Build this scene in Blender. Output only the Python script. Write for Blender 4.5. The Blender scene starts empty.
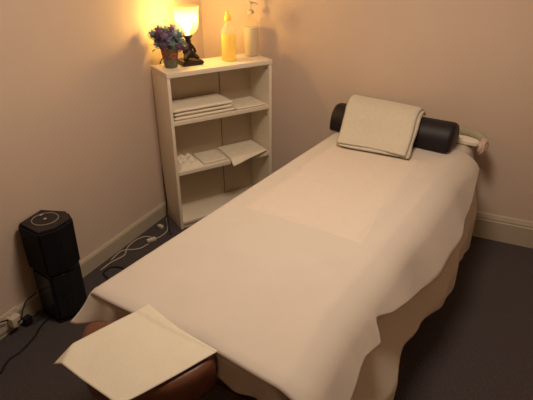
import bpy, bmesh, math, random
from mathutils import Vector, Matrix, noise
random.seed(7)
scene = bpy.context.scene
COL = scene.collection
PI = math.pi

# ------------------------------------------------------------------ materials
def mat(name, base, rough=0.6, spec=0.3, noise_scale=None, noise_amt=0.0, bump=0.0, bump_scale=200.0,
        metallic=0.0, sheen=0.0, coat=0.0, trans=0.0, ior=1.45, alpha=1.0):
    m = bpy.data.materials.new(name); m.use_nodes = True
    nt = m.node_tree; b = nt.nodes['Principled BSDF']
    b.inputs['Base Color'].default_value = (*base, 1)
    b.inputs['Roughness'].default_value = rough
    b.inputs['Specular IOR Level'].default_value = spec
    b.inputs['Metallic'].default_value = metallic
    b.inputs['Sheen Weight'].default_value = sheen
    b.inputs['Coat Weight'].default_value = coat
    b.inputs['Transmission Weight'].default_value = trans
    b.inputs['IOR'].default_value = ior
    b.inputs['Alpha'].default_value = alpha
    tc = nt.nodes.new('ShaderNodeTexCoord')
    if noise_scale:
        n = nt.nodes.new('ShaderNodeTexNoise'); n.inputs['Scale'].default_value = noise_scale
        n.inputs['Detail'].default_value = 5
        nt.links.new(tc.outputs['Object'], n.inputs['Vector'])
        r = nt.nodes.new('ShaderNodeMapRange')
        r.inputs['From Min'].default_value = 0.3; r.inputs['From Max'].default_value = 0.7
        r.inputs['To Min'].default_value = 1 - noise_amt; r.inputs['To Max'].default_value = 1 + noise_amt
        nt.links.new(n.outputs['Fac'], r.inputs['Value'])
        mx = nt.nodes.new('ShaderNodeVectorMath'); mx.operation = 'SCALE'
        mx.inputs[0].default_value = base
        nt.links.new(r.outputs['Result'], mx.inputs['Scale'])
        nt.links.new(mx.outputs['Vector'], b.inputs['Base Color'])
    if bump:
        n2 = nt.nodes.new('ShaderNodeTexNoise'); n2.inputs['Scale'].default_value = bump_scale
        n2.inputs['Detail'].default_value = 4
        nt.links.new(tc.outputs['Object'], n2.inputs['Vector'])
        bp = nt.nodes.new('ShaderNodeBump'); bp.inputs['Strength'].default_value = bump
        bp.inputs['Distance'].default_value = 0.004
        nt.links.new(n2.outputs['Fac'], bp.inputs['Height'])
        nt.links.new(bp.outputs['Normal'], b.inputs['Normal'])
    return m

WALL = mat('wall_paint', (0.68, 0.54, 0.445), 0.75, 0.2, 3.0, 0.02, 0.15, 60)
CEIL = mat('ceiling_paint', (0.78, 0.70, 0.62), 0.9, 0.1, 4, 0.02)
TRIM = mat('trim_gloss_paint', (0.50, 0.43, 0.33), 0.45, 0.4, 6, 0.04)
CARPET = mat('carpet', (0.060, 0.047, 0.050), 1.0, 0.05, 130, 0.35, 0.8, 400, sheen=0.2)
SHELFW = mat('shelf_white_laminate', (0.88, 0.78, 0.63), 0.42, 0.4, 5, 0.02)
SHELFB = mat('shelf_back_board', (0.60, 0.50, 0.38), 0.6, 0.3, 5, 0.03)
SEAM = mat('back_board_seam', (0.20, 0.12, 0.09), 0.7)
SHEET = mat('sheet_cotton', (0.62, 0.55, 0.485), 0.85, 0.15, 8, 0.015, 0.12, 500, sheen=0.2)
SHEET2 = mat('under_sheet_cotton', (0.62, 0.54, 0.455), 0.85, 0.15, 8, 0.02, 0.15, 400, sheen=0.2)
TOWEL = mat('cream_terry', (0.66, 0.60, 0.49), 0.95, 0.1, 60, 0.04, 0.7, 350, sheen=0.4)
TOWELW = mat('white_terry', (0.69, 0.60, 0.52), 0.95, 0.1, 60, 0.02, 0.35, 350, sheen=0.3)
LINEN = mat('folded_linen', (0.90, 0.81, 0.66), 0.9, 0.1, 30, 0.03, 0.4, 300)
PAPER = mat('couch_paper', (0.72, 0.66, 0.54), 0.8, 0.15, 12, 0.02, 0.25, 250)
BOLST = mat('bolster_vinyl', (0.012, 0.007, 0.011), 0.5, 0.4, 40, 0.15, 0.2, 300)
VINYL = mat('brown_vinyl', (0.13, 0.048, 0.026), 0.32, 0.5, 20, 0.15, 0.25, 260)
WOOD = mat('table_wood', (0.10, 0.05, 0.03), 0.5, 0.4, 18, 0.3)
GREEN = mat('grey_green_blanket', (0.42, 0.37, 0.27), 0.95, 0.1, 60, 0.1, 0.5, 300)
PINKW = mat('crumpled_sheet', (0.66, 0.50, 0.43), 0.9, 0.1, 20, 0.05, 0.3, 200)
BLACK = mat('black_plastic', (0.012, 0.010, 0.013), 0.38, 0.45, 30, 0.1)
BLACKG = mat('speaker_cloth', (0.009, 0.008, 0.010), 0.75, 0.2, 200, 0.3, 0.4, 700)
BLACKS = mat('glossy_black', (0.014, 0.014, 0.016), 0.22, 0.5, 30, 0.1)
RING = mat('pale_ring', (0.42, 0.34, 0.28), 0.5, 0.4)
BRONZE = mat('dark_bronze', (0.028, 0.018, 0.014), 0.4, 0.5, 40, 0.3, metallic=0.4)
WHITEP = mat('white_plastic', (0.62, 0.54, 0.44), 0.45, 0.4, 20, 0.02)
CABLEW = mat('white_cable', (0.50, 0.42, 0.34), 0.5, 0.4, 20, 0.02)
CABLEB = mat('black_cable', (0.012, 0.010, 0.010), 0.5, 0.4, 20, 0.02)
POT = mat('pot_glaze_grey', (0.13, 0.14, 0.11), 0.4, 0.4, 50, 0.2)
STEEL = mat('steel_screw', (0.3, 0.25, 0.2), 0.4, 0.5, metallic=0.8)
DENIM = mat('dark_blue_cloth', (0.03, 0.03, 0.05), 0.9, 0.1, 80, 0.5, 0.5, 200)

# wicker pot band: warm brown weave
def weave_mat():
    m = mat('wicker_weave', (0.35, 0.16, 0.09), 0.6, 0.3)
    nt = m.node_tree; b = nt.nodes['Principled BSDF']
    tc = nt.nodes.new('ShaderNodeTexCoord'); ch = nt.nodes.new('ShaderNodeTexChecker')
    ch.inputs['Scale'].default_value = 90
    ch.inputs['Color1'].default_value = (0.40, 0.17, 0.09, 1); ch.inputs['Color2'].default_value = (0.14, 0.07, 0.05, 1)
    nt.links.new(tc.outputs['Object'], ch.inputs['Vector']); nt.links.new(ch.outputs['Color'], b.inputs['Base Color'])
    return m
WICKER = weave_mat()
GREENLEAF = mat('leaf_green', (0.09, 0.14, 0.08), 0.6, 0.3, 60, 0.3)
PETALS = [mat('petal_blue', (0.22, 0.29, 0.38), 0.7, 0.2, 80, 0.2), mat('petal_purple', (0.17, 0.11, 0.20), 0.7, 0.2, 80, 0.2),
          mat('petal_teal', (0.18, 0.28, 0.29), 0.7, 0.2, 80, 0.2), mat('petal_violet', (0.20, 0.15, 0.28), 0.7, 0.2, 80, 0.2)]

def glassy(name, col, fac, rough=0.1, transl=0.0):
    """thin clear plastic or glass: a see-through body with a glossy skin"""
    m = bpy.data.materials.new(name); m.use_nodes = True
    nt = m.node_tree; nt.nodes.clear()
    out = nt.nodes.new('ShaderNodeOutputMaterial')
    tr = nt.nodes.new('ShaderNodeBsdfTransparent'); tr.inputs['Color'].default_value = (*col, 1)
    pr = nt.nodes.new('ShaderNodeBsdfPrincipled'); pr.inputs['Base Color'].default_value = (*col, 1)
    pr.inputs['Roughness'].default_value = rough
    tl = nt.nodes.new('ShaderNodeBsdfTranslucent'); tl.inputs['Color'].default_value = (*col, 1)
    m1 = nt.nodes.new('ShaderNodeMixShader'); m1.inputs['Fac'].default_value = transl
    nt.links.new(pr.outputs[0], m1.inputs[1]); nt.links.new(tl.outputs[0], m1.inputs[2])
    m2 = nt.nodes.new('ShaderNodeMixShader'); m2.inputs['Fac'].default_value = fac
    nt.links.new(tr.outputs[0], m2.inputs[1]); nt.links.new(m1.outputs[0], m2.inputs[2])
    nt.links.new(m2.outputs[0], out.inputs['Surface'])
    return m
CLEAR = glassy('clear_bottle_plastic', (0.97, 0.93, 0.85), 0.22, 0.15, 0.3)
YELLOW = glassy('yellow_oil', (0.98, 0.90, 0.24), 0.72, 0.25, 0.45)
YELLOWCAP = glassy('yellow_cap_plastic', (0.95, 0.80, 0.25), 0.8, 0.3, 0.4)
MILK = glassy('white_lotion', (0.84, 0.80, 0.70), 0.93, 0.4, 0.25)
SHADE = glassy('frosted_shade_glass', (1.0, 0.84, 0.48), 0.11, 0.3, 0.8)

def emit(name, col, s):
    m = bpy.data.materials.new(name); m.use_nodes = True
    nt = m.node_tree; nt.nodes.clear()
    o = nt.nodes.new('ShaderNodeOutputMaterial'); e = nt.nodes.new('ShaderNodeEmission')
    e.inputs['Color'].default_value = (*col, 1); e.inputs['Strength'].default_value = s
    nt.links.new(e.outputs[0], o.inputs['Surface']); return m
BULB = emit('bulb_glow', (1.0, 0.82, 0.50), 14)

# ------------------------------------------------------------------ mesh helpers
def link(name, bm, m, parent=None, smooth=True, loc=(0, 0, 0)):
    me = bpy.data.meshes.new(name); bmesh.ops.recalc_face_normals(bm, faces=bm.faces)
    bm.to_mesh(me); bm.free()
    ms = m if isinstance(m, (list, tuple)) else [m]
    for x in ms: me.materials.append(x)
    if smooth:
        for p in me.polygons: p.use_smooth = True
    o = bpy.data.objects.new(name, me); COL.objects.link(o); o.location = loc
    if parent: o.parent = parent
    return o
def autosmooth(o, ang=40):
    me = o.data
    bm = bmesh.new(); bm.from_mesh(me)
    for e in bm.edges:
        if len(e.link_faces) == 2 and e.calc_face_angle(0) > math.radians(ang): e.smooth = False
    bm.to_mesh(me); bm.free(); return o
def box_into(bm, a, b, M=None):
    vs = [bm.verts.new((x, y, z)) for x in (a[0], b[0]) for y in (a[1], b[1]) for z in (a[2], b[2])]
    for f in ((0,1,3,2),(4,6,7,5),(0,4,5,1),(2,3,7,6),(0,2,6,4),(1,5,7,3)):
        bm.faces.new([vs[i] for i in f])
    if M is not None: bmesh.ops.transform(bm, matrix=M, verts=vs)
    return vs
def box(name, a, b, m, parent=None, bev=0.0, M=None, seg=2):
    bm = bmesh.new(); box_into(bm, a, b, M)
    if bev: bmesh.ops.bevel(bm, geom=list(bm.edges), offset=bev, segments=seg, affect='EDGES', profile=0.6)
    return autosmooth(link(name, bm, m, parent, True), 35)
def lathe(bm, prof, c=(0, 0), n=32, sx=1, sy=1, cap=True):
    rings = []
    for r, z in prof:
        rings.append([bm.verts.new((c[0] + sx*r*math.cos(2*PI*i/n), c[1] + sy*r*math.sin(2*PI*i/n), z)) for i in range(n)])
    for a, b in zip(rings, rings[1:]):
        for i in range(n): bm.faces.new((a[i], a[(i+1) % n], b[(i+1) % n], b[i]))
    if cap:
        if prof[0][0] > 1e-4: bm.faces.new(rings[0][::-1])
        if prof[-1][0] > 1e-4: bm.faces.new(rings[-1])
def lathe_obj(name, prof, c, m, parent=None, n=32, sx=1, sy=1, cap=True, ang=50):
    bm = bmesh.new(); lathe(bm, prof, c, n, sx, sy, cap)
    bmesh.ops.remove_doubles(bm, verts=bm.verts, dist=1e-6)
    return autosmooth(link(name, bm, m, parent), ang)
def catmull(pts, k=8):
    P = [Vector(p) for p in pts]; P = [2*P[0]-P[1]] + P + [2*P[-1]-P[-2]]; out = []
    for i in range(1, len(P)-2):
        for j in range(k):
            t = j/k
            out.append(0.5*((2*P[i]) + (P[i+1]-P[i-1])*t + (2*P[i-1]-5*P[i]+4*P[i+1]-P[i+2])*t*t + (3*P[i]-P[i-1]-3*P[i+1]+P[i+2])*t**3))
    out.append(P[-2]); return out
def tube_into(bm, pts, r, n=10, rfun=None):
    rings = []; up = Vector((0, 0, 1))
    for i, p in enumerate(pts):
        d = (pts[min(i+1, len(pts)-1)] - pts[max(i-1, 0)]).normalized()
        s = d.cross(up)
        if s.length < 1e-3: s = Vector((1, 0, 0))
        s.normalize(); u = s.cross(d).normalized()
        rr = rfun(i/(len(pts)-1)) if rfun else r
        rings.append([bm.verts.new(p + (s*math.cos(2*PI*k/n) + u*math.sin(2*PI*k/n))*rr) for k in range(n)])
    for a, b in zip(rings, rings[1:]):
        for k in range(n): bm.faces.new((a[k], a[(k+1) % n], b[(k+1) % n], b[k]))
    bm.faces.new(rings[0][::-1]); bm.faces.new(rings[-1])
def tube(name, pts, r, m, parent=None, n=10, k=8, smooth=True):
    bm = bmesh.new(); tube_into(bm, catmull(pts, k) if smooth else [Vector(p) for p in pts], r, n)
    return autosmooth(link(name, bm, m, parent), 50)
def grid(name, fn, nu, nv, m, parent=None, thick=0.0):
    bm = bmesh.new()
    V = [[bm.verts.new(fn(i/nu, j/nv)) for j in range(nv+1)] for i in range(nu+1)]
    for i in range(nu):
        for j in range(nv): bm.faces.new((V[i][j], V[i+1][j], V[i+1][j+1], V[i][j+1]))
    o = link(name, bm, m, parent)
    if thick:
        s = o.modifiers.new('thickness', 'SOLIDIFY'); s.thickness = thick; s.offset = 1.0
    return o
def prism_into(bm, poly, z0, z1, top_scale=1.0, c=None):
    if c is None: c = (sum(p[0] for p in poly)/len(poly), sum(p[1] for p in poly)/len(poly))
    a = [bm.verts.new((c[0]+(x-c[0])*top_scale, c[1]+(y-c[1])*top_scale, z0)) for x, y in poly]
    b = [bm.verts.new((x, y, z1)) for x, y in poly]
    n = len(poly)
    for i in range(n): bm.faces.new((a[i], a[(i+1) % n], b[(i+1) % n], b[i]))
    bm.faces.new(a[::-1]); bm.faces.new(b)
def interp(tab, x):
    if x <= tab[0][0]: return tab[0][1]
    for (a, fa), (b, fb) in zip(tab, tab[1:]):
        if x <= b:
            t = (x-a)/(b-a); return fa + (fb-fa)*(0.65*t + 0.35*t*t*(3-2*t))
    return tab[-1][1]
def nz(x, y, z=0.0): return noise.noise(Vector((x, y, z)))
def tag(o, label=None, cat=None, group=None, kind=None):
    if label: o['label'] = label
    if cat: o['category'] = cat
    if group: o['group'] = group
    if kind: o['kind'] = kind
    return o
def thing(name, label, cat, loc=(0, 0, 0), rz=0.0, group=None):
    o = bpy.data.objects.new(name, None); COL.objects.link(o)
    o.empty_display_size = 0.1
    o.location = loc; o.rotation_euler = (0, 0, rz)
    return tag(o, label, cat, group)

# ------------------------------------------------------------------ the room
RX, RY, RZ = 2.95, -4.2, 2.45
TH = 0.12
def struct(o): o['kind'] = 'structure'; return o
struct(box('floor', (-TH, RY-TH, -0.1), (RX+TH, TH, 0.0), CARPET))
struct(box('ceiling', (-TH, RY-TH, RZ), (RX+TH, TH, RZ+0.1), CEIL))
struct(box('wall_left', (-TH, RY, 0), (0, 0, RZ), WALL))
struct(box('wall_back', (-TH, 0, 0), (RX+TH, TH, RZ), WALL))
struct(box('wall_right', (RX, RY, 0), (RX+TH, 0, RZ), WALL))
struct(box('wall_front', (-TH, RY-TH, 0), (RX+TH, RY, RZ), WALL))
def baseboard(name, prof, p0, p1, nrm):
    """a moulded board: profile (out, z) swept from p0 to p1, nrm points into the room"""
    bm = bmesh.new(); rings = []
    for p in (p0, p1):
        rings.append([bm.verts.new((p[0]+nrm[0]*o, p[1]+nrm[1]*o, z)) for o, z in prof])
    n = len(prof)
    for i in range(n): bm.faces.new((rings[0][i], rings[0][(i+1) % n], rings[1][(i+1) % n], rings[1][i]))
    bm.faces.new(rings[0]); bm.faces.new(rings[1][::-1])
    return struct(autosmooth(link(name, bm, TRIM), 20))
def bprof(h, d): return [(0, 0), (d, 0), (d, h*0.74), (d*0.80, h*0.78), (d*0.80, h*0.84), (d*0.62, h*0.88), (d*0.42, h*0.96), (d*0.12, h), (0, h)]
baseboard('baseboard_left', [(0, 0), (0.016, 0), (0.016, 0.082), (0.010, 0.094), (0, 0.098)], (0, RY), (0, -0.022), (1, 0))
baseboard('baseboard_back', bprof(0.17, 0.022), (0, 0), (RX, 0), (0, -1))
baseboard('baseboard_right', bprof(0.17, 0.022), (RX, RY), (RX, -0.022), (-1, 0))
baseboard('baseboard_front', bprof(0.17, 0.022), (0.016, RY), (RX-0.022, RY), (0, 1))

# ------------------------------------------------------------------ bookcase across the corner
SYAW = math.atan2(0.837, 0.547)
SW, SD, SH = 0.697, 0.252, 1.018
bc = thing('bookcase', 'white open bookcase with three compartments standing across the corner of the room', 'bookcase',
           (0.218, -0.745, 0), SYAW)          # local x = along the front, local y = towards the corner
PT = 0.019
for x0 in (0, SW-PT): box('side_panel', (x0, 0, 0), (x0+PT, SD, SH-0.028), SHELFW, bc, 0.0012)
box('top_panel', (-0.002, -0.004, SH-0.028), (SW+0.002, SD, SH), SHELFW, bc, 0.0025)
for za, zb in ((0.703, 0.728), (0.378, 0.403)): box('shelf', (PT, 0.002, za), (SW-PT, SD-0.008, zb), SHELFW, bc, 0.0012)
box('bottom_panel', (PT, 0.002, 0.03), (SW-PT, SD-0.008, 0.05), SHELFW, bc, 0.0012)
box('kick_board', (PT, 0.012, 0.0), (SW-PT, 0.026, 0.0299), SHELFW, bc)
for x0, x1 in ((PT, 0.4425), (0.4485, SW-PT)): box('back_panel', (x0, SD-0.0075, 0.0), (x1, SD-0.003, SH-0.029), SHELFB, bc)
box('back_seam', (0.4427, SD-0.0085, 0.0), (0.4483, SD-0.0035, SH-0.029), SEAM, bc)
for z in (0.962, 0.66, 0.365):
    bm = bmesh.new(); lathe(bm, [(0.0, 0.0), (0.006, 0.0), (0.006, 0.005), (0.003, 0.007), (0, 0.007)], n=14)
    bmesh.ops.transform(bm, matrix=Matrix.Translation((SW-PT, 0.03, z)) @ Matrix.Rotation(-PI/2, 4, 'Y'), verts=bm.verts)
    link('cam_screw', bm, STEEL, bc)
def on_shelf(x, y, z=SH):
    c, s = math.cos(SYAW), math.sin(SYAW)
    return (0.218 + c*x - s*y, -0.745 + s*x + c*y, z)

# --- lamp
LAMP = on_shelf(0.214, 0.165)
lp = thing('table_lamp', 'lit hurricane lamp with frosted glass shade and dark figural base on the bookcase', 'lamp', LAMP, SYAW)
bm = bmesh.new()
box_into(bm, (-0.068, -0.068, 0.0005), (0.068, 0.068, 0.026))
bmesh.ops.bevel(bm, geom=list(bm.edges), offset=0.007, segments=2, affect='EDGES')
autosmooth(link('plinth', bm, BRONZE, lp), 30)
# figural base: a kneeling form with spread limbs, grown as one skin
def skin(name, verts, edges, radii, m, parent, lvl=2, loc=(0, 0, 0)):
    me = bpy.data.meshes.new(name); me.from_pydata(verts, edges, []); me.materials.append(m)
    o = bpy.data.objects.new(name, me); COL.objects.link(o); o.parent = parent; o.location = loc
    sk = o.modifiers.new('skin', 'SKIN'); sk.use_smooth_shade = True
    for i, r in enumerate(radii):
        me.skin_vertices[0].data[i].radius = (r, r) if not isinstance(r, tuple) else r
    me.skin_vertices[0].data[0].use_root = True
    sb = o.modifiers.new('sub', 'SUBSURF'); sb.levels = lvl; sb.render_levels = lvl
    return o
fv = [(0, 0, .055), (0, 0, .085), (0, 0, .115), (0, -.002, .142), (.030, -.022, .050), (.045, -.045, .034), (-.030, -.022, .050), (-.045, -.045, .034),
      (0, .03, .045), (0, .05, .032), (.028, -.006, .098), (.040, -.016, .066), (-.028, -.006, .098), (-.040, -.016, .066), (.018, .0, .132), (-.018, .0, .132)]
fe = [(0, 1), (1, 2), (2, 3), (0, 4), (4, 5), (0, 6), (6, 7), (0, 8), (8, 9), (2, 10), (10, 11), (2, 12), (12, 13), (3, 14), (3, 15)]
fr = [.026, .023, .020, .013, .016, .011, .016, .011, .016, .010, .009, .007, .009, .007, .007, .007]
skin('figure', fv, fe, fr, BRONZE, lp)
lathe_obj('socket_cup', [(0.0, 0.140), (0.014, 0.140), (0.018, 0.150), (0.026, 0.158), (0.030, 0.166), (0.026, 0.170), (0.0, 0.170)], (0, 0), BRONZE, lp, 24)
# bell-shaped open glass
sh = [(0.030, 0.171), (0.044, 0.180), (0.058, 0.197), (0.066, 0.220), (0.069, 0.248), (0.070, 0.280), (0.072, 0.306), (0.078, 0.328)]
shi = [(r-0.003, z) for r, z in sh[::-1]]
o = lathe_obj('lamp_shade', sh + [(0.0765, 0.3295)] + shi, (0, 0), SHADE, lp, 48, cap=False); tag(o, 'frosted yellow glass shade')
lathe_obj('bulb', [(0.0, 0.272), (0.016, 0.268), (0.026, 0.258), (0.031, 0.243), (0.030, 0.226), (0.024, 0.208), (0.016, 0.194), (0.013, 0.184), (0.013, 0.171)], (0, 0), BULB, lp, 24)

# --- potted flowers
fp = thing('flower_pot', 'small tapered pot of blue and purple silk hydrangeas beside the lamp', 'potted flowers', on_shelf(0.085, 0.140), 0.3)
FS = 0.82
lathe_obj('pot', [(0.0, 0.0005), (0.034, 0.0005), (0.038, 0.004), (0.042, 0.048), (0.044, 0.052), (0.0415, 0.054), (0.0, 0.054)], (0, 0), POT, fp, 28)
lathe_obj('wicker_band', [(0.0412, 0.0545), (0.044, 0.056), (0.053, 0.108), (0.056, 0.112), (0.056, 0.118), (0.050, 0.118), (0.047, 0.108), (0.0, 0.108)], (0, 0), WICKER, fp, 28)
for k in range(16):
    a = 2*PI*k/16 + random.uniform(-.15, .15); rr = random.uniform(0.03, 0.075); zz = 0.135 + random.uniform(0, 0.07)*(1.3 - rr*6)
    tube('stem', [(0.02*math.cos(a), 0.02*math.sin(a), 0.109), (0.5*rr*math.cos(a), 0.5*rr*math.sin(a), 0.13), (rr*math.cos(a), rr*math.sin(a), zz)], 0.0016, GREENLEAF, fp, 5, 4)
heads = [(-.03, -.03, .165), (.06, .0, .165), (-.09, .03, .15), (.02, -.03, .185), (-.07, .01, .205), (.075, .02, .185), (.0, -.08, .18), (.045, -.06, .135), (-.045, .0, .14), (-.035, -.075, .20), (.03, .05, .20), (-0.085, 0.00, .165), (-0.05, -0.05, .185), (-0.02, 0.01, .205), (-0.055, 0.045, .17), (0.015, -0.055, .16), (0.05, -0.02, .185), (0.045, 0.045, .165),
         (0.088, -0.005, .145), (0.085, -0.045, .125), (-0.01, -0.075, .14), (-0.07, -0.03, .135), (0.03, 0.005, .21), (0.0, .07, .155), (-.105, -.02, .185), (.10, .02, .12)]
for k, (hx, hy, hz) in enumerate(heads):
    hx *= FS; hy *= FS; hz = 0.12 + (hz-0.12)*1.05
    bm = bmesh.new()
    R = random.uniform(0.022, 0.030)
    for i in range(26):
        z = 1-2*(i+.5)/26; a = i*2.39996; q = math.sqrt(1-z*z)
        nn = Vector((q*math.cos(a), q*math.sin(a), z)); c = Vector((hx, hy, hz)) + nn*R
        t1 = nn.orthogonal().normalized(); t2 = nn.cross(t1)
        cv = bm.verts.new(c - nn*0.002)
        ph = random.uniform(0, PI)
        rim = []
        for j in range(8):
            b_ = ph + j*PI/4; rr = 0.0105 if j % 2 == 0 else 0.0045
            rim.append(bm.verts.new(c + (t1*math.cos(b_)+t2*math.sin(b_))*rr + nn*(0.002 if j % 2 == 0 else 0)))
        for j in range(8): bm.faces.new((cv, rim[j], rim[(j+1) % 8]))
    bmesh.ops.create_icosphere(bm, subdivisions=1, radius=R*0.8, matrix=Matrix.Translation((hx, hy, hz)))
    o = link('flower_head', bm, PETALS[(k*3 + (k//4)) % 4], fp)
for k in range(22):
    a = random.uniform(0, 2*PI); rr = random.uniform(0.04, 0.09); zz = random.uniform(0.115, 0.175)
    bm = bmesh.new(); c = Vector((rr*math.cos(a), rr*math.sin(a), zz)); d = Vector((math.cos(a), math.sin(a), random.uniform(-.3, .5))).normalized()
    s = d.cross(Vector((0, 0, 1))).normalized(); u_ = s.cross(d)
    L = random.uniform(.022, .034); row = []
    for i in range(6):
        t = i/5; w = 0.009*math.sin(PI*min(0.98, t*0.95+0.03)); p = c + d*L*t - u_*0.012*t*t
        row.append([bm.verts.new(p + s*w), bm.verts.new(p - u_*0.0015), bm.verts.new(p - s*w)])
    for a_, b_ in zip(row, row[1:]):
        bm.faces.new((a_[0], a_[1], b_[1], b_[0])); bm.faces.new((a_[1], a_[2], b_[2], b_[1]))
    link('leaf', bm, GREENLEAF, fp)

# --- bottles
yb = thing('oil_bottle', 'clear bottle of yellow massage oil with yellow cap on the bookcase', 'bottle', on_shelf(0.458, 0.115), SYAW)
lathe_obj('bottle_body', [(0.0, 0.0005), (0.040, 0.0005), (0.0445, 0.005), (0.0445, 0.165), (0.042, 0.182), (0.030, 0.200), (0.0175, 0.212), (0.0150, 0.222), (0.0150, 0.236)], (0, 0), CLEAR, yb, 32, cap=False)
lathe_obj('oil', [(0.0, 0.003), (0.038, 0.003), (0.0420, 0.008), (0.0420, 0.155), (0.0, 0.155)], (0, 0), YELLOW, yb, 32)
lathe_obj('cap', [(0.0, 0.2365), (0.021, 0.2365), (0.022, 0.240), (0.020, 0.262), (0.013, 0.270), (0.011, 0.288), (0.0, 0.290)], (0, 0), YELLOWCAP, yb, 24)
wb = thing('lotion_bottle', 'tall clear pump bottle of white lotion at right end of the bookcase top', 'bottle', on_shelf(0.652, 0.178), SYAW-0.5)
lathe_obj('bottle_body', [(0.0, 0.0005), (0.042, 0.0005), (0.047, 0.005), (0.047, 0.178), (0.044, 0.198), (0.032, 0.222), (0.020, 0.236), (0.016, 0.244), (0.016, 0.256)], (0, 0), CLEAR, wb, 32, cap=False)
lathe_obj('lotion', [(0.0, 0.003), (0.040, 0.003), (0.0445, 0.008), (0.0445, 0.176), (0.0, 0.177)], (0, 0), MILK, wb, 32)
lathe_obj('collar', [(0.0, 0.2565), (0.020, 0.2565), (0.020, 0.274), (0.010, 0.280), (0.0, 0.280)], (0, 0), WHITEP, wb, 24)
pm = bmesh.new(); lathe(pm, [(0.0, 0.2805), (0.0055, 0.2805), (0.0055, 0.310), (0.012, 0.312), (0.013, 0.324), (0.0, 0.327)], n=18)
tube_into(pm, catmull([(0.008, 0, 0.318), (0.024, 0, 0.319), (0.038, 0, 0.312), (0.041, 0, 0.305)], 5), 0.0045, 10)
autosmooth(link('pump', pm, WHITEP, wb), 50)

# --- folded cloths on the shelves (local bookcase frame, baked through a root)
def slab(bm, x0, x1, y0, y1, z0, th, seed, sag=0.0, curl=0.0, yshift=None):
    """one folded layer: rounded all round, uneven, optionally sagging over the front"""
    nx, ny = 34, 22
    def P(i, j, top):
        s, t = i/nx, j/ny
        x = x0 + (x1-x0)*s + 0.004*nz(t*3, seed); y = y0 + (y1-y0)*t + 0.005*nz(s*4, seed, 3) + (yshift(s) if yshift else 0)
        e = min(s, 1-s, t, 1-t); rnd = min(1, e*9); rnd = math.sqrt(max(0, 1-(1-rnd)**2))
        mid = z0 + th/2 + 0.0022*nz(x*14, y*14, seed)*(1 if top else 0.0)
        z = mid + (th/2*rnd if top else -th/2*rnd)
        if sag and t < 0.25: z -= sag*(1-t/0.25)**2
        return (x, y, z)
    T = [[bm.verts.new(P(i, j, True)) for j in range(ny+1)] for i in range(nx+1)]
    B = [[(T[i][j] if i in (0, nx) or j in (0, ny) else bm.verts.new(P(i, j, False))) for j in range(ny+1)] for i in range(nx+1)]
    for i in range(nx):
        for j in range(ny):
            bm.faces.new((T[i][j], T[i+1][j], T[i+1][j+1], T[i][j+1]))
            try: bm.faces.new((B[i][j], B[i][j+1], B[i+1][j+1], B[i+1][j]))
            except ValueError: pass
base = (0.218, -0.745, 0)
specs = [(0.026, 0.440, 0.006, 0.225, 0.7285, 0.0225, ''), (0.030, 0.425, 0.010, 0.222, 0.7515, 0.0225, ''), (0.024, 0.428, 0.008, 0.230, 0.7745, 0.0235, '')]
lab = ['folded cream sheet on the upper shelf, lowest of its stack of three', 'folded cream sheet on the upper shelf, between the two others',
       'folded cream sheet lying topmost of the stack on the upper shelf']
for k, (x0, x1, y0, y1, z0, th, _) in enumerate(specs):
    bm = bmesh.new(); slab(bm, x0, x1, y0, y1, z0+0.0012, th-0.003, 10+k)
    o = link('folded_sheet', bm, LINEN, None, loc=base); o.rotation_euler = (0, 0, SYAW)
    tag(o, lab[k], 'folded sheet', 'folded sheets on the upper shelf')
bm = bmesh.new(); slab(bm, 0.446, 0.664, 0.010, 0.225, 0.7285, 0.011, 31)
o = link('thin_towel', bm, LINEN, None, loc=base); o.rotation_euler = (0, 0, SYAW)
tag(o, 'single thin folded towel lying flat right of the sheet stack on the upper shelf', 'towel')
# middle shelf: crumpled cloth, flat cloth, folded towel hanging over the edge
def crumple(s, t):
    x = 0.030 + 0.17*s + 0.012*nz(t*4, 5); y = 0.008 + 0.19*t + 0.012*nz(s*4, 6)
    e = min(s, 1-s, t, 1-t); r = min(1, e*6)
    z = 0.4045 + r*(0.016 + 0.034*abs(nz(s*4.0, t*3.0, 9)) + 0.016*abs(nz(s*8, t*7, 4))) + 0.012*math.exp(-((s-.5)**2+(t-.7)**2)*9)
    return (x, y, z)
bm = bmesh.new(); N = 44
V = [[bm.verts.new(crumple(i/N, j/N)) for j in range(N+1)] for i in range(N+1)]
for i in range(N):
    for j in range(N): bm.faces.new((V[i][j], V[i+1][j], V[i+1][j+1], V[i][j+1]))
rim = [V[i][0] for i in range(N+1)] + [V[N][j] for j in range(1, N+1)] + [V[i][N] for i in range(N-1, -1, -1)] + [V[0][j] for j in range(N-1, 0, -1)]
low = [bm.verts.new((v.co.x, v.co.y, 0.4035)) for v in rim]
for i in range(len(rim)): bm.faces.new((rim[i], low[i], low[(i+1) % len(rim)], rim[(i+1) % len(rim)]))
bm.faces.new(low)
o = link('crumpled_cloth', bm, LINEN, None, loc=base); o.rotation_euler = (0, 0, SYAW)
tag(o, 'crumpled cream face cloth at the left end of the middle shelf', 'cloth')
bm = bmesh.new(); slab(bm, 0.208, 0.372, 0.030, 0.225, 0.4035, 0.010, 41)
o = link('flat_cloth', bm, LINEN, None, loc=base); o.rotation_euler = (0, 0, SYAW)
tag(o, 'flat thin cream cloth between the crumpled cloth and the white towel', 'cloth')
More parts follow.
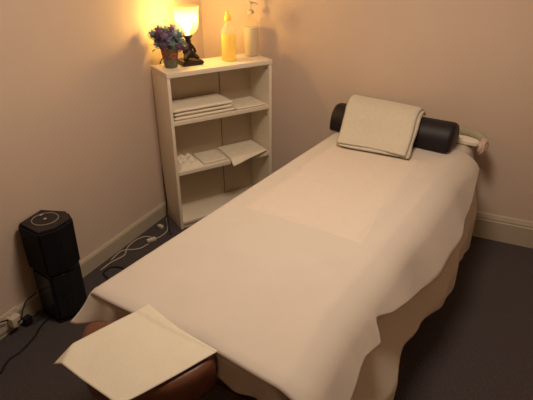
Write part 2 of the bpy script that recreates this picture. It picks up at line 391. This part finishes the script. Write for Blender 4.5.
# white towel: thin ply draped so that its front corner hangs off the shelf
bm = bmesh.new()
def hang(s, t, dz):
    x = 0.378 + 0.285*s; w = 0.16*s*0.3
    y = 0.225 - t*(0.272 - 0.05*s) + 0.004*nz(s*3, t*3, 8)
    z = 0.4035 + dz + 0.003*nz(s*5, t*5, 2)*(dz > 0.005)
    if y < 0.0: z = z + y*0.75; 
    return (x + 0.02*(1-t)*(1-s), y, z)
nx, ny = 30, 34
T = [[bm.verts.new(hang(i/nx, j/ny, 0.018)) for j in range(ny+1)] for i in range(nx+1)]
B = [[bm.verts.new(hang(i/nx, j/ny, 0.0 if j/ny < 0.85 else 0.006)) for j in range(ny+1)] for i in range(nx+1)]
for i in range(nx):
    for j in range(ny):
        bm.faces.new((T[i][j], T[i+1][j], T[i+1][j+1], T[i][j+1])); bm.faces.new((B[i][j], B[i][j+1], B[i+1][j+1], B[i+1][j]))
def stitch(a, b):
    for k in range(len(a)-1): bm.faces.new((a[k], a[k+1], b[k+1], b[k]))
stitch([T[0][j] for j in range(ny+1)], [B[0][j] for j in range(ny+1)]); stitch([T[nx][j] for j in range(ny+1)], [B[nx][j] for j in range(ny+1)])
stitch([T[i][0] for i in range(nx+1)], [B[i][0] for i in range(nx+1)]); stitch([T[i][ny] for i in range(nx+1)], [B[i][ny] for i in range(nx+1)])
o = link('shelf_towel', bm, LINEN, None, loc=base); o.rotation_euler = (0, 0, SYAW)
tag(o, 'folded white towel at the right of the middle shelf, front corner hanging over the edge', 'towel')

# ------------------------------------------------------------------ massage table (local frame: x = across, y = -t (head at 0, foot at negative))
HL = Vector((1.105, -0.010, 0)); TYAW = math.atan2(-0.134, 0.991)
tb = thing('massage_table', 'brown padded massage table with face rest, draped in sheets, head against the wall', 'massage table', HL, TYAW)
def L(u, t, z): return Vector((u, -t, z))
TW, T0, T1 = 0.765, 0.022, 2.075
def rounded_slab(name, poly, z0, z1, m, parent, r=0.02, seg=4):
    bm = bmesh.new(); prism_into(bm, poly, z0, z1)
    hor = [e for e in bm.edges if abs(e.verts[0].co.z - e.verts[1].co.z) < 1e-6]
    bmesh.ops.bevel(bm, geom=hor, offset=r, segments=seg, affect='EDGES', profile=0.5)
    return autosmooth(link(name, bm, m, parent), 40)
def rrect(x0, x1, y0, y1, r, n=6):
    out = []
    for cx, cy, a0 in ((x1-r, y1-r, 0), (x0+r, y1-r, PI/2), (x0+r, y0+r, PI), (x1-r, y0+r, 3*PI/2)):
        for i in range(n+1): a = a0 + PI/2*i/n; out.append((cx + r*math.cos(a), cy + r*math.sin(a)))
    return out
rounded_slab('pad', rrect(0.015, TW-0.045, -T1, -T0-0.045, 0.06), 0.565, 0.641, VINYL, tb, 0.034)
bm = bmesh.new()
for a, b in (((0.05, -T1+0.03, .49), (0.075, -T0-0.03, .564)), ((TW-.07, -T1+.03, .49), (TW-.045, -T0-.03, .564)), ((.075, -T1+.03, .49), (TW-.07, -T1+.055, .564)), ((.075, -T0-.055, .49), (TW-.07, -T0-.03, .564))):
    box_into(bm, a, b)
link('frame_rail', bm, WOOD, tb, False)
for u in (0.09, TW-0.12):
    for t, sp in ((T0+0.12, -0.04), (T1-0.16, 0.04)):
        bm = bmesh.new(); prism_into(bm, [(u, -t-.018), (u+.036, -t-.018), (u+.036, -t+.018), (u, -t+.018)], 0.001, 0.564)
        for v in bm.verts:
            if v.co.z < 0.1: v.co.y -= sp
        link('leg', bm, WOOD, tb, False)
for t in (T0+0.14, T1-0.18):
    box('stretcher', (0.127, -t-.01, .20), (TW-.121, -t+.01, .235), WOOD, tb, 0.003)
# face rest: D-shaped pad carried on two rods
pts = catmull([(.28, -2.10), (.21, -2.150), (.140, -2.185), (.118, -2.215), (.148, -2.262), (.20, -2.305), (.27, -2.345), (.37, -2.355), (.45, -2.335), (.515, -2.265), (.548, -2.18), (.552, -2.12), (.525, -2.092)], 5)
bm = bmesh.new()
out = []
seg = [(p.x, p.y) for p in pts] + [(0.525 + (0.28-0.525)*k/8, -2.092 - 0.008*k/8) for k in range(1, 8)]
fcx, fcy = 0.335, -2.215; rings = []
for k, z in ((0.70, .522), (0.90, .524), (0.97, .534), (1.0, .556), (1.0, .608), (0.985, .628), (0.95, .640), (0.86, .6460), (0.5, .6475), (0.0, .6475)):
    if k == 0: c0 = bm.verts.new((fcx, fcy, z)); break
    rings.append([bm.verts.new((fcx+(x-fcx)*k, fcy+(y-fcy)*k, z)) for x, y in seg])
for a, b in zip(rings, rings[1:]):
    for i in range(len(seg)): bm.faces.new((a[i], a[(i+1) % len(seg)], b[(i+1) % len(seg)], b[i]))
for i in range(len(seg)): bm.faces.new((rings[-1][i], rings[-1][(i+1) % len(seg)], c0))
bm.faces.new(rings[0][::-1])
autosmooth(link('face_rest', bm, VINYL, tb), 60)
for u in (0.24, 0.42):
    tube('face_rest_rod', [(u, -1.98, .515), (u, -2.1, .512), (u, -2.28, .516)], 0.009, BLACK, tb, 10)

# ---- under sheet: covers the pad, hangs over the right side to the floor, over the left side, and short over the foot
def over_edge(d, r):
    """cloth crossing an edge: d = arc length past the start of the bend -> (outward, downward)"""
    if d <= 0: return d, 0.0
    q = r*PI/2
    if d < q: a = d/r; return r*math.sin(a), r*(1-math.cos(a))
    return r, r + (d-q)
hemU = [(0.02, 0.008), (0.12, 0.02), (0.40, 0.12), (0.56, 0.15), (0.73, 0.13), (1.04, 0.21), (1.38, 0.275), (1.52, 0.25), (1.60, 0.15), (2.1, 0.18)]
def under_side(s, t_):
    """s 0..1 across from left hem to right hem, t_ 0..1 along"""
    t = T0 - 0.012 + (T1 + 0.012 - (T0-0.012))*t_
    r = 0.055; zt = 0.6445
    left, right = 0.006+r, TW-0.004-r
    zl, zr = 0.42, interp(hemU, t)
    dl = (zt - r - zl) + r*PI/2; dr = (zt - r - zr) + r*PI/2; tot = dl + (right-left) + dr
    q = s*tot - dl
    if q < 0:
        o_, dn = over_edge(-q, r); x = left - o_; z = zt - dn; f = max(0, (-q-r*1.5))/dl
        x -= 0.02*f*(1+math.sin(t*9)) 
    elif q <= right-left: x = left + q; z = zt
    else:
        o_, dn = over_edge(q-(right-left), r); x = right + o_; z = zt - dn; f = max(0, (q-(right-left)-r*1.5))/0.5
        x += min(0.140, f*0.20)*interp([(0.0, 0.55), (0.12, 0.6), (0.6, 1.0)], t)*(1 + 0.10*math.sin(t*8.5+0.6) + 0.05*math.sin(t*21))
    return L(x, t, z + 0.0012*nz(x*9, t*9, 1))
us = thing('under_sheet', 'off-white fitted under sheet hanging below the top sheet almost to the carpet', 'sheet', HL, TYAW)
grid('main_cloth', under_side, 110, 150, SHEET2, us, 0.0015)
# foot flap with a flared left corner
hemF = [(0.0, 0.545), (0.05, 0.555), (0.12, 0.585), (0.3, 0.605), (0.50, 0.595), (0.60, 0.545), (0.66, 0.53), (0.76, 0.50)]
def foot_flap(s, v):
    u = 0.006 + s*(TW+0.040); zh = interp(hemF, u)
    r = 0.022; dl = (0.6445-r-zh) + r*PI/2; o_, dn = over_edge(v*dl, r)
    f = v*v
    lf = max(0, 1-u/0.24); lf = lf*lf*(3-2*lf)
    t = T1 + 0.002 + o_ + f*(0.012*math.sin(u*34+1.0) + 0.006*math.sin(u*63)) + v*(0.004 + 0.045*min(1, lf*1.8))
    if u > 0.2 and u < 0.54: t = min(t, 2.092)            # pressed flat behind the face rest
    k = max(0, 1-u/0.12)
    x = u - 0.040*k*f; t += 0.020*k*f
    ex = over_edge(u-(TW-0.075), 0.055)[1]
    return L(x - ex*0.3, t, 0.6435 - dn - ex)
grid('foot_flap', foot_flap, 80, 16, SHEET2, us, 0.0015)

# ---- top sheet
hemT = [(0.19, 0.56), (0.30, 0.53), (0.50, 0.45), (0.78, 0.43), (0.97, 0.405), (1.26, 0.45), (1.50, 0.52), (1.625, 0.565), (1.655, 0.495), (1.76, 0.515), (1.91, 0.48), (2.1, 0.45)]
def top_sheet(s, t_):
    zt = 0.6505; r = 0.075
    q_ = t_; t = 0.185 + (2.104-0.185)*q_
    left, right = 0.004 + 0.03, TW + 0.022 - r + 0.035*interp([(1.8, 0), (2.05, 1)], t)
    zl, zr = 0.46, interp(hemT, t)
    rl = 0.03
    dl = (zt-rl-zl)+rl*PI/2; dr = (zt-r-zr)+r*PI/2; tot = dl+(right-left)+dr
    q = s*tot - dl; f = 0
    if q < 0:
        o_, dn = over_edge(-q, rl); x = left - 0.006 - o_; z = zt - dn; f = max(0, -q-rl)/dl
        x -= 0.012*f; 
    elif q <= right-left:
        x = left + q - (0.006*(1-q/(right-left))); z = zt
    else:
        d = q-(right-left); o_, dn = over_edge(d, r); x = right + o_; z = zt - dn; f = max(0, d-r*0.8)/0.3
        g_ = max(0, d-r*0.5); x += min(0.11, g_*0.52)*(1 + 0.10*math.sin(t*8.5+0.4) + 0.06*math.sin(t*17+2)) 
        k = math.exp(-((t-1.64)/0.03)**2); x += 0.012*k*f
    # gentle swells and creases of the cloth lying on the pad
    edge = min(1, max(0, min(x, TW-x))*8)
    z += edge*(0.0045*(nz(x*5, t*3.2, 11)+0.4) + 0.0030*abs(nz(x*9+t*4, t*7-x*3, 4)))
    z += 0.010*math.exp(-((x-0.66)/0.05)**2 - ((t-0.55)/0.13)**2) + 0.006*math.exp(-((x-0.63)/0.03)**2 - ((t-0.95)/0.2)**2)
    # foot hem sags at both ends
    if t > 2.06: z -= 0.010*((t-2.06)/0.044)**2
    w = 0.016*math.sin(x*9+0.5)*min(1, max(0, (t-1.9)/0.18))
    hd = (1-min(1, (t-0.185)/0.12)) * (0.02*math.sin(x*7) - 0.05*min(1, f*1.2))
    return L(x, t + w*0.5 + hd, z)
o = grid('top_sheet', top_sheet, 130, 170, SHEET, None, 0.0015); o.location = HL; o.rotation_euler = (0, 0, TYAW)
tag(o, 'large plain white top sheet spread over the massage table, hem draped down its right side', 'sheet')

# ---- thin white towel lying flat
def flat(s, t_):
    u = 0.085 + (0.60-0.085)*s + 0.02*t_*(1 if s < .5 else 1.0) + (0.045*t_*s)
    t = 0.42 + (1.36-0.42)*t_ - 0.006*math.sin(s*3) + 0.008*nz(s*2, 7)
    return u, t
bm = bmesh.new(); nx, ny = 60, 90
def fz(s, t_, top):
    u, t = flat(s, t_); e = min(s*0.53, (1-s)*0.53, t_*0.94, (1-t_)*0.94)
    h = min(1, e/0.04); h = h*h*(3-2*h)
    sur = 0.6512 + 0.0045*(nz(u*5, t*3.2, 11)+0.4)+0.0030*abs(nz(u*9+t*4, t*7-u*3, 4))
    return L(u, t, sur + 0.006*h)
T = [[bm.verts.new(fz(i/nx, j/ny, True)) for j in range(ny+1)] for i in range(nx+1)]
for i in range(nx):
    for j in range(ny): bm.faces.new((T[i][j], T[i+1][j], T[i+1][j+1], T[i][j+1]))
rim = [T[i][0] for i in range(nx+1)] + [T[nx][j] for j in range(1, ny+1)] + [T[i][ny] for i in range(nx-1, -1, -1)] + [T[0][j] for j in range(ny-1, 0, -1)]
low = [bm.verts.new((v.co.x, v.co.y, v.co.z-0.004)) for v in rim]
for i in range(len(rim)): bm.faces.new((rim[i], low[i], low[(i+1) % len(rim)], rim[(i+1) % len(rim)]))
o = link('flat_towel', bm, TOWELW, None, loc=HL); o.rotation_euler = (0, 0, TYAW)
tag(o, 'thin white towel lying flat on the top sheet in the middle of the table', 'towel')

# ---- bolster: D-section with rounded ends
bm = bmesh.new(); prof = []
n = 20; BW, BH = 0.105, 0.150
for i in range(n+1):
    a = PI*i/n; prof.append((BW*math.cos(a)*(1.0), BH*math.sin(a)**0.85 if math.sin(a) > 0 else 0))
ring_s = [(0.0, .80), (0.004, .90), (0.012, .965), (0.028, 1.0)]
us_ = [(-0.035+d, k) for d, k in ring_s] + [(0.3, 1.0)] + [(0.685-d, k) for d, k in ring_s[::-1]]
rings = []
for u, k in us_:
    rings.append([bm.verts.new((u, -0.175 + p[0]*k, 0.6600 + 0.065*(1-k) + p[1]*k*0.94)) for p in prof])
for a, b in zip(rings, rings[1:]):
    m_ = len(a)
    for i in range(m_): bm.faces.new((a[i], a[(i+1) % m_], b[(i+1) % m_], b[i]))
bm.faces.new(rings[0][::-1]); bm.faces.new(rings[-1])
for v in bm.verts:
    if v.co.z < 0.6600: v.co.z = 0.6600
o = autosmooth(link('bolster', bm, BOLST, None, loc=HL), 45); o.rotation_euler = (0, 0, TYAW)
tag(o, 'long dark half-round vinyl bolster across the head of the massage table', 'bolster')

# ---- folded cream towel over the bolster
path = [(0.045, 0.800), (0.075, 0.818), (0.120, 0.833), (0.175, 0.834), (0.235, 0.815), (0.290, 0.775), (0.345, 0.728), (0.400, 0.694), (0.455, 0.680), (0.495, 0.676)]
cp = catmull([(0, a, b) for a, b in path], 5)
bm = bmesh.new()
def ply(u0, u1, off, th, tcut, seed):
    nx = 34; ny = len(cp)-1
    for_top = []
    def P(i, j, top):
        s = i/nx; tt = j/ny; c = cp[j]
        d = (cp[min(j+1, ny)]-cp[max(j-1, 0)]).normalized(); nrm = Vector((0, -d.z, d.y))
        if nrm.z < 0: nrm = -nrm
        e = min(s*(u1-u0), (1-s)*(u1-u0), tt*0.55, (1-tt)*0.55); h = min(1, e/(th*0.8)); h = math.sqrt(max(0.0, 1-(1-h)**2))
        k = off + th/2 + (th/2*h if top else -th/2*h) + (0.003*nz(s*3, tt*4, seed) + 0.0035*math.exp(-((tt-0.62+0.15*s)/0.03)**2))*(1 if top else 0)
        p = c + nrm*k
        sk = 0.12*tt                                        # lies slightly turned
        w = 0.006*nz(tt*5, seed, 2)
        return (u0 + (u1-u0+0.015-0.05*tt)*s + sk - 0.038 + w, -(p.y + 0.012*math.sin(s*4+seed)*tt), p.z - 0.014 - 0.026*s*(1-tt)**2)
    T = [[bm.verts.new(P(i, j, True)) for j in range(ny+1)] for i in range(nx+1)]
    B = [[(T[i][j] if i in (0, nx) or j in (0, ny) else bm.verts.new(P(i, j, False))) for j in range(ny+1)] for i in range(nx+1)]
    for i in range(nx):
        for j in range(ny):
            bm.faces.new((T[i][j], T[i+1][j], T[i+1][j+1], T[i][j+1]))
            try: bm.faces.new((B[i][j], B[i][j+1], B[i+1][j+1], B[i+1][j]))
            except ValueError: pass
ply(0.052, 0.492, 0.004, 0.014, 0, 1.0)
ply(0.047, 0.476, 0.0172, 0.015, 0, 2.3)
o = link('folded_towel', bm, TOWEL, None, loc=HL); o.rotation_euler = (0, 0, TYAW)
tag(o, 'thick folded cream towel draped over the dark bolster', 'towel')

bm = bmesh.new(); prism_into(bm, rrect(0.40, 0.795, -0.066, 0.035, 0.03, 4), 0.6465, 0.6785)
bmesh.ops.bevel(bm, geom=[e for e in bm.edges if abs(e.verts[0].co.z-e.verts[1].co.z) < 1e-6], offset=0.0075, segments=3, affect='EDGES')
o = autosmooth(link('flat_pillow', bm, LINEN, None, loc=HL), 45); o.rotation_euler = (0, 0, TYAW)
tag(o, 'flat cream pillow showing past the right end of the bolster', 'pillow')
# ---- rolled grey-green blanket behind the bolster, its sheet end crumpled at the corner
bm = bmesh.new()
pp = catmull([(0.42, 0.000, .6995), (0.55, 0.012, .701), (0.66, 0.018, .701), (0.74, 0.010, .698), (0.795, -0.018, .688), (0.822, -0.055, .668)], 7)
tube_into(bm, pp, 0.022, 18, lambda q: 0.0225*(1-0.15*max(0, q-0.8)/0.2) + 0.0008*math.sin(q*60))
o = link('blanket_roll', bm, GREEN, None, loc=HL); o.rotation_euler = (0, 0, TYAW)
tag(o, 'thin grey-green blanket roll along the head edge, against the back wall', 'blanket')
bm = bmesh.new(); bmesh.ops.create_icosphere(bm, subdivisions=4, radius=1)
for v in bm.verts:
    c = v.co.copy(); k = 1 + 0.22*nz(c.x*2.2, c.y*2.2, c.z*2.2) + 0.10*abs(nz(c.x*6, c.y*6, c.z*3))
    v.co = L(0.812, 0.045, 0.648) + Vector((c.x*0.024*k, c.y*0.045*k, c.z*0.050*k))
o = link('bunched_corner', bm, PINKW, us); tag(o, 'pinkish crumpled corner of the sheet')

# ---- paper towel over the face rest
Q = [(0.172, 2.375), (0.232, 2.058), (0.548, 2.100), (0.452, 2.385)]   # left-near, left-far, right-far, right-near
def paper(s, v):
    a = Vector(Q[1]).lerp(Vector(Q[2]), s); b = Vector(Q[0]).lerp(Vector(Q[3]), s)
    p = a.lerp(b, v); x, t = p
    z = 0.6535
    if t < 2.10: z += 0.0025
    # left near corner lifts free and droops at its very tip
    k = max(0, v - s*1.2 - 0.45)/0.55
    z += 0.010*k - 0.034*max(0, k-0.62)/0.38*1.0
    z += 0.0035*math.sin(v*3.1)*math.sin(s*3.1) + 0.002*nz(s*3, v*3, 6) + 0.010*max(0, s-0.85)*math.sin(v*5)
    bow = 0.016*math.sin(PI*s)*(1-v)
    return L(x + 0.006*math.sin(v*PI)*(1 if s > .5 else -1)*abs(s-.5)*2, t + bow*0.6, z)
o = grid('paper_towel', paper, 50, 50, PAPER, None, 0.0012); o.location = HL; o.rotation_euler = (0, 0, TYAW)
tag(o, 'square white paper sheet laid over the brown face rest, left corner sticking out', 'paper towel')

# ------------------------------------------------------------------ black speaker tower by the left wall
sp = thing('speaker', 'black faceted speaker tower with a pale ring on top, by the left wall', 'speaker', (0, 0, 0))
top = [(0.030, -1.745), (0.014, -1.590), (0.150, -1.545), (0.232, -1.595), (0.236, -1.700), (0.195, -1.775)]
def hull(poly, k, dz=0): 
    c = (sum(p[0] for p in poly)/len(poly), sum(p[1] for p in poly)/len(poly)); return [(c[0]+(x-c[0])*k, c[1]+(y-c[1])*k) for x, y in poly]
bm = bmesh.new(); prism_into(bm, top, 0.280, 0.522, 0.97)
bmesh.ops.bevel(bm, geom=list(bm.edges), offset=0.010, segments=3, affect='EDGES')
autosmooth(link('cabinet', bm, BLACKG, sp), 25)
bm = bmesh.new(); prism_into(bm, hull(top, 0.90), 0.5222, 0.5255)
bmesh.ops.bevel(bm, geom=[e for e in bm.edges if e.verts[0].co.z > .525 and e.verts[1].co.z > .525], offset=0.002, segments=2, affect='EDGES')
autosmooth(link('top_plate', bm, BLACK, sp), 25)
cx, cy = 0.118, -1.655
bm = bmesh.new(); lathe(bm, [(0.058, 0.5256), (0.058, 0.5268), (0.061, 0.5268), (0.061, 0.5256)], (cx, cy), 48, cap=False)
tag(link('ring', bm, RING, sp), 'pale ring on the top plate')
lathe_obj('power_button', [(0.0, 0.5256), (0.008, 0.5256), (0.008, 0.5275), (0.0, 0.5278)], (cx, cy), RING, sp, 16)
box('level_mark', (cx-0.052, cy+0.012, 0.5256), (cx-0.042, cy+0.030, 0.5264), RING, sp)
lathe_obj('neck', [(0.09, 0.275), (0.09, 0.2865)], (0.14, -1.66), BLACK, sp, 32)
bm = bmesh.new(); prism_into(bm, [(x, y) for x, y in hull(top, 0.91)], 0.012, 0.276, 1.0)
bmesh.ops.bevel(bm, geom=list(bm.edges), offset=0.012, segments=3, affect='EDGES')
autosmooth(link('lower_cabinet', bm, BLACKS, sp), 25)
bm = bmesh.new(); prism_into(bm, hull(top, 0.90), 0.001, 0.0118)
autosmooth(link('foot_plate', bm, BLACK, sp), 25)

# ------------------------------------------------------------------ plugs and cables
R0 = 0.0042
wc = thing('extension_cable', 'white cable with inline switch looped on the carpet by the left baseboard', 'cable')
z0 = 0.0055
tube('cord', [(0.060, -1.33, z0), (0.062, -1.24, z0), (0.082, -1.15, z0), (0.045, -1.075, z0), (0.035, -0.99, z0), (0.062, -0.925, z0), (0.112, -0.915, z0), (0.132, -0.96, z0+.004)], 0.0035, CABLEW, wc)
tube('cord', [(0.134, -0.985, z0), (0.125, -1.04, z0), (0.095, -1.075, z0), (0.060, -1.095, z0), (0.035, -1.13, z0), (0.045, -1.22, z0)], 0.0035, CABLEW, wc)
box('inline_switch', (-0.012, -0.030, 0.001), (0.012, 0.030, 0.022), WHITEP, wc, 0.006, Matrix.Translation((0.130, -0.945, 0)) @ Matrix.Rotation(-0.5, 4, 'Z'))
tube('cord', [(0.142, -0.915, z0), (0.152, -0.87, z0), (0.150, -0.81, z0), (0.118, -0.755, z0+.01), (0.085, -0.72, .025), (0.065, -0.69, .012), (0.045, -0.665, z0)], 0.0032, CABLEW, wc)
wp = thing('loose_plug', 'small white plug lying on the carpet beside the bookcase foot', 'plug', (0.085, -0.785, 0), -0.2)
box('plug_body', (-0.022, -0.012, 0.001), (0.018, 0.012, 0.022), WHITEP, wp, 0.005)
for y in (-0.006, 0.006): tube('pin', [(-0.0225, y, .011), (-0.030, y, .011), (-0.040, y, .011)], 0.002, STEEL, wp, 8)
def adopt(o, parent):
    parent_m = Matrix.Translation(parent.location) @ parent.rotation_euler.to_matrix().to_4x4()
    o.parent = parent; o.matrix_parent_inverse = parent_m.inverted()
adopt(tube('power_cord', [(LAMP[0]-0.075, LAMP[1]+0.02, 1.024), (0.035, -0.50, 1.05), (0.018, -0.545, 0.98), (0.014, -0.575, 0.80), (0.012, -0.605, 0.4), (0.028, -0.625, 0.12), (0.05, -0.66, .035), (0.085, -0.70, .055), (0.125, -0.755, .045), (0.165, -0.80, .010), (0.20, -0.835, z0)], 0.0035, CABLEB), lp)
adopt(tube('power_cord', [(0.262, -1.56, z0), (0.18, -1.40, z0), (0.095, -1.345, z0), (0.095, -1.28, z0), (0.16, -1.26, z0), (0.25, -1.30, z0)], 0.0045, CABLEB), sp)
adopt(tube('signal_cord', [(0.20, -2.12, z0), (0.165, -2.05, z0), (0.170, -1.985, z0), (0.155, -1.90, z0), (0.125, -1.83, z0), (0.11, -1.775, z0), (0.115, -1.755, .02)], 0.0045, CABLEB), sp)
# double wall socket on the baseboard with two plugs
so = thing('wall_socket', 'white double wall socket on the left baseboard, left of the speaker', 'socket', (0.0162, -1.93, 0.03))
box('face_plate', (0, -0.075, 0.0), (0.010, 0.075, 0.088), WHITEP, so, 0.003)
for y in (-0.035, 0.035): box('rocker', (0.0102, y-0.008, 0.066), (0.014, y+0.008, 0.080), WHITEP, so, 0.001)
pg = thing('white_plug', 'white adapter plug pushed into the wall socket', 'plug', (0.0265, -1.895, 0.075))
box('plug_body', (0, -0.026, -0.028), (0.040, 0.026, 0.022), WHITEP, pg, 0.007)
tube('cord', [(0.040, 0.0, -0.005), (0.058, 0.008, 0.008), (0.050, 0.035, 0.045), (0.030, 0.075, 0.060), (0.012, 0.12, 0.050), (0.012, 0.155, 0.052)], 0.0032, CABLEB, pg)
pk = thing('black_plug', 'black plug and cord hanging in front of the baseboard left of the speaker', 'plug', (0.030, -1.835, 0.0))
box('plug_body', (0.0, -0.020, 0.002), (0.034, 0.022, 0.046), BLACK, pk, 0.007)
tube('cord', [(0.034, 0.0, 0.024), (0.055, 0.010, 0.030), (0.060, 0.045, 0.030), (0.058, 0.060, 0.02)], 0.0035, CABLEB, pk)
adopt(tube('cord', [(0.030, -2.02, 0.106), (0.045, -1.98, 0.116), (0.048, -1.955, 0.112), (0.044, -1.925, .095)], 0.0035, CABLEB), pg)

# ------------------------------------------------------------------ lights
def light(name, kind, loc, energy, col, size=0.1, rot=None):
    d = bpy.data.lights.new(name, kind); d.energy = energy; d.color = col
    if kind == 'POINT': d.shadow_soft_size = size
    if kind == 'AREA': d.shape = 'DISK'; d.size = size
    o = bpy.data.objects.new(name, d); COL.objects.link(o); o.location = loc
    if rot: o.rotation_euler = rot
    return o
light('lamp_light', 'POINT', (LAMP[0], LAMP[1], LAMP[2]+0.262), 18, (1.0, 0.85, 0.63), 0.035)
light('ceiling_light', 'AREA', (1.45, -1.55, RZ-0.02), 26, (1.0, 0.83, 0.64), 0.6)

w = bpy.data.worlds.new('world'); w.use_nodes = True; scene.world = w
w.node_tree.nodes['Background'].inputs[0].default_value = (0.02, 0.014, 0.010, 1)

# ------------------------------------------------------------------ camera
az, pitch, roll = math.radians(25.764), math.radians(27.479), math.radians(-0.351)
fw = Vector((-math.sin(az)*math.cos(pitch), math.cos(az)*math.cos(pitch), -math.sin(pitch)))
rt = Vector((math.cos(az), math.sin(az), 0)); up = rt.cross(fw)
rt2 = rt*math.cos(roll) + up*math.sin(roll); up2 = -rt*math.sin(roll) + up*math.cos(roll)
cd = bpy.data.cameras.new('camera'); cam = bpy.data.objects.new('camera', cd); COL.objects.link(cam)
M = Matrix((rt2, up2, -fw)).transposed().to_4x4(); M.translation = Vector((1.9667, -3.0822, 1.705))
cam.matrix_world = M
cd.sensor_fit = 'HORIZONTAL'; cd.sensor_width = 36; cd.lens = 508.36/533*36; cd.clip_start = 0.02
scene.camera = cam
scene.view_settings.view_transform = 'Standard'; scene.view_settings.look = 'None'
scene.view_settings.gamma = 1; scene.view_settings.exposure = 0.0
scene.view_settings.use_curve_mapping = False
scene.cycles.max_bounces = 10; scene.cycles.transparent_max_bounces = 16
scene.cycles.caustics_reflective = False
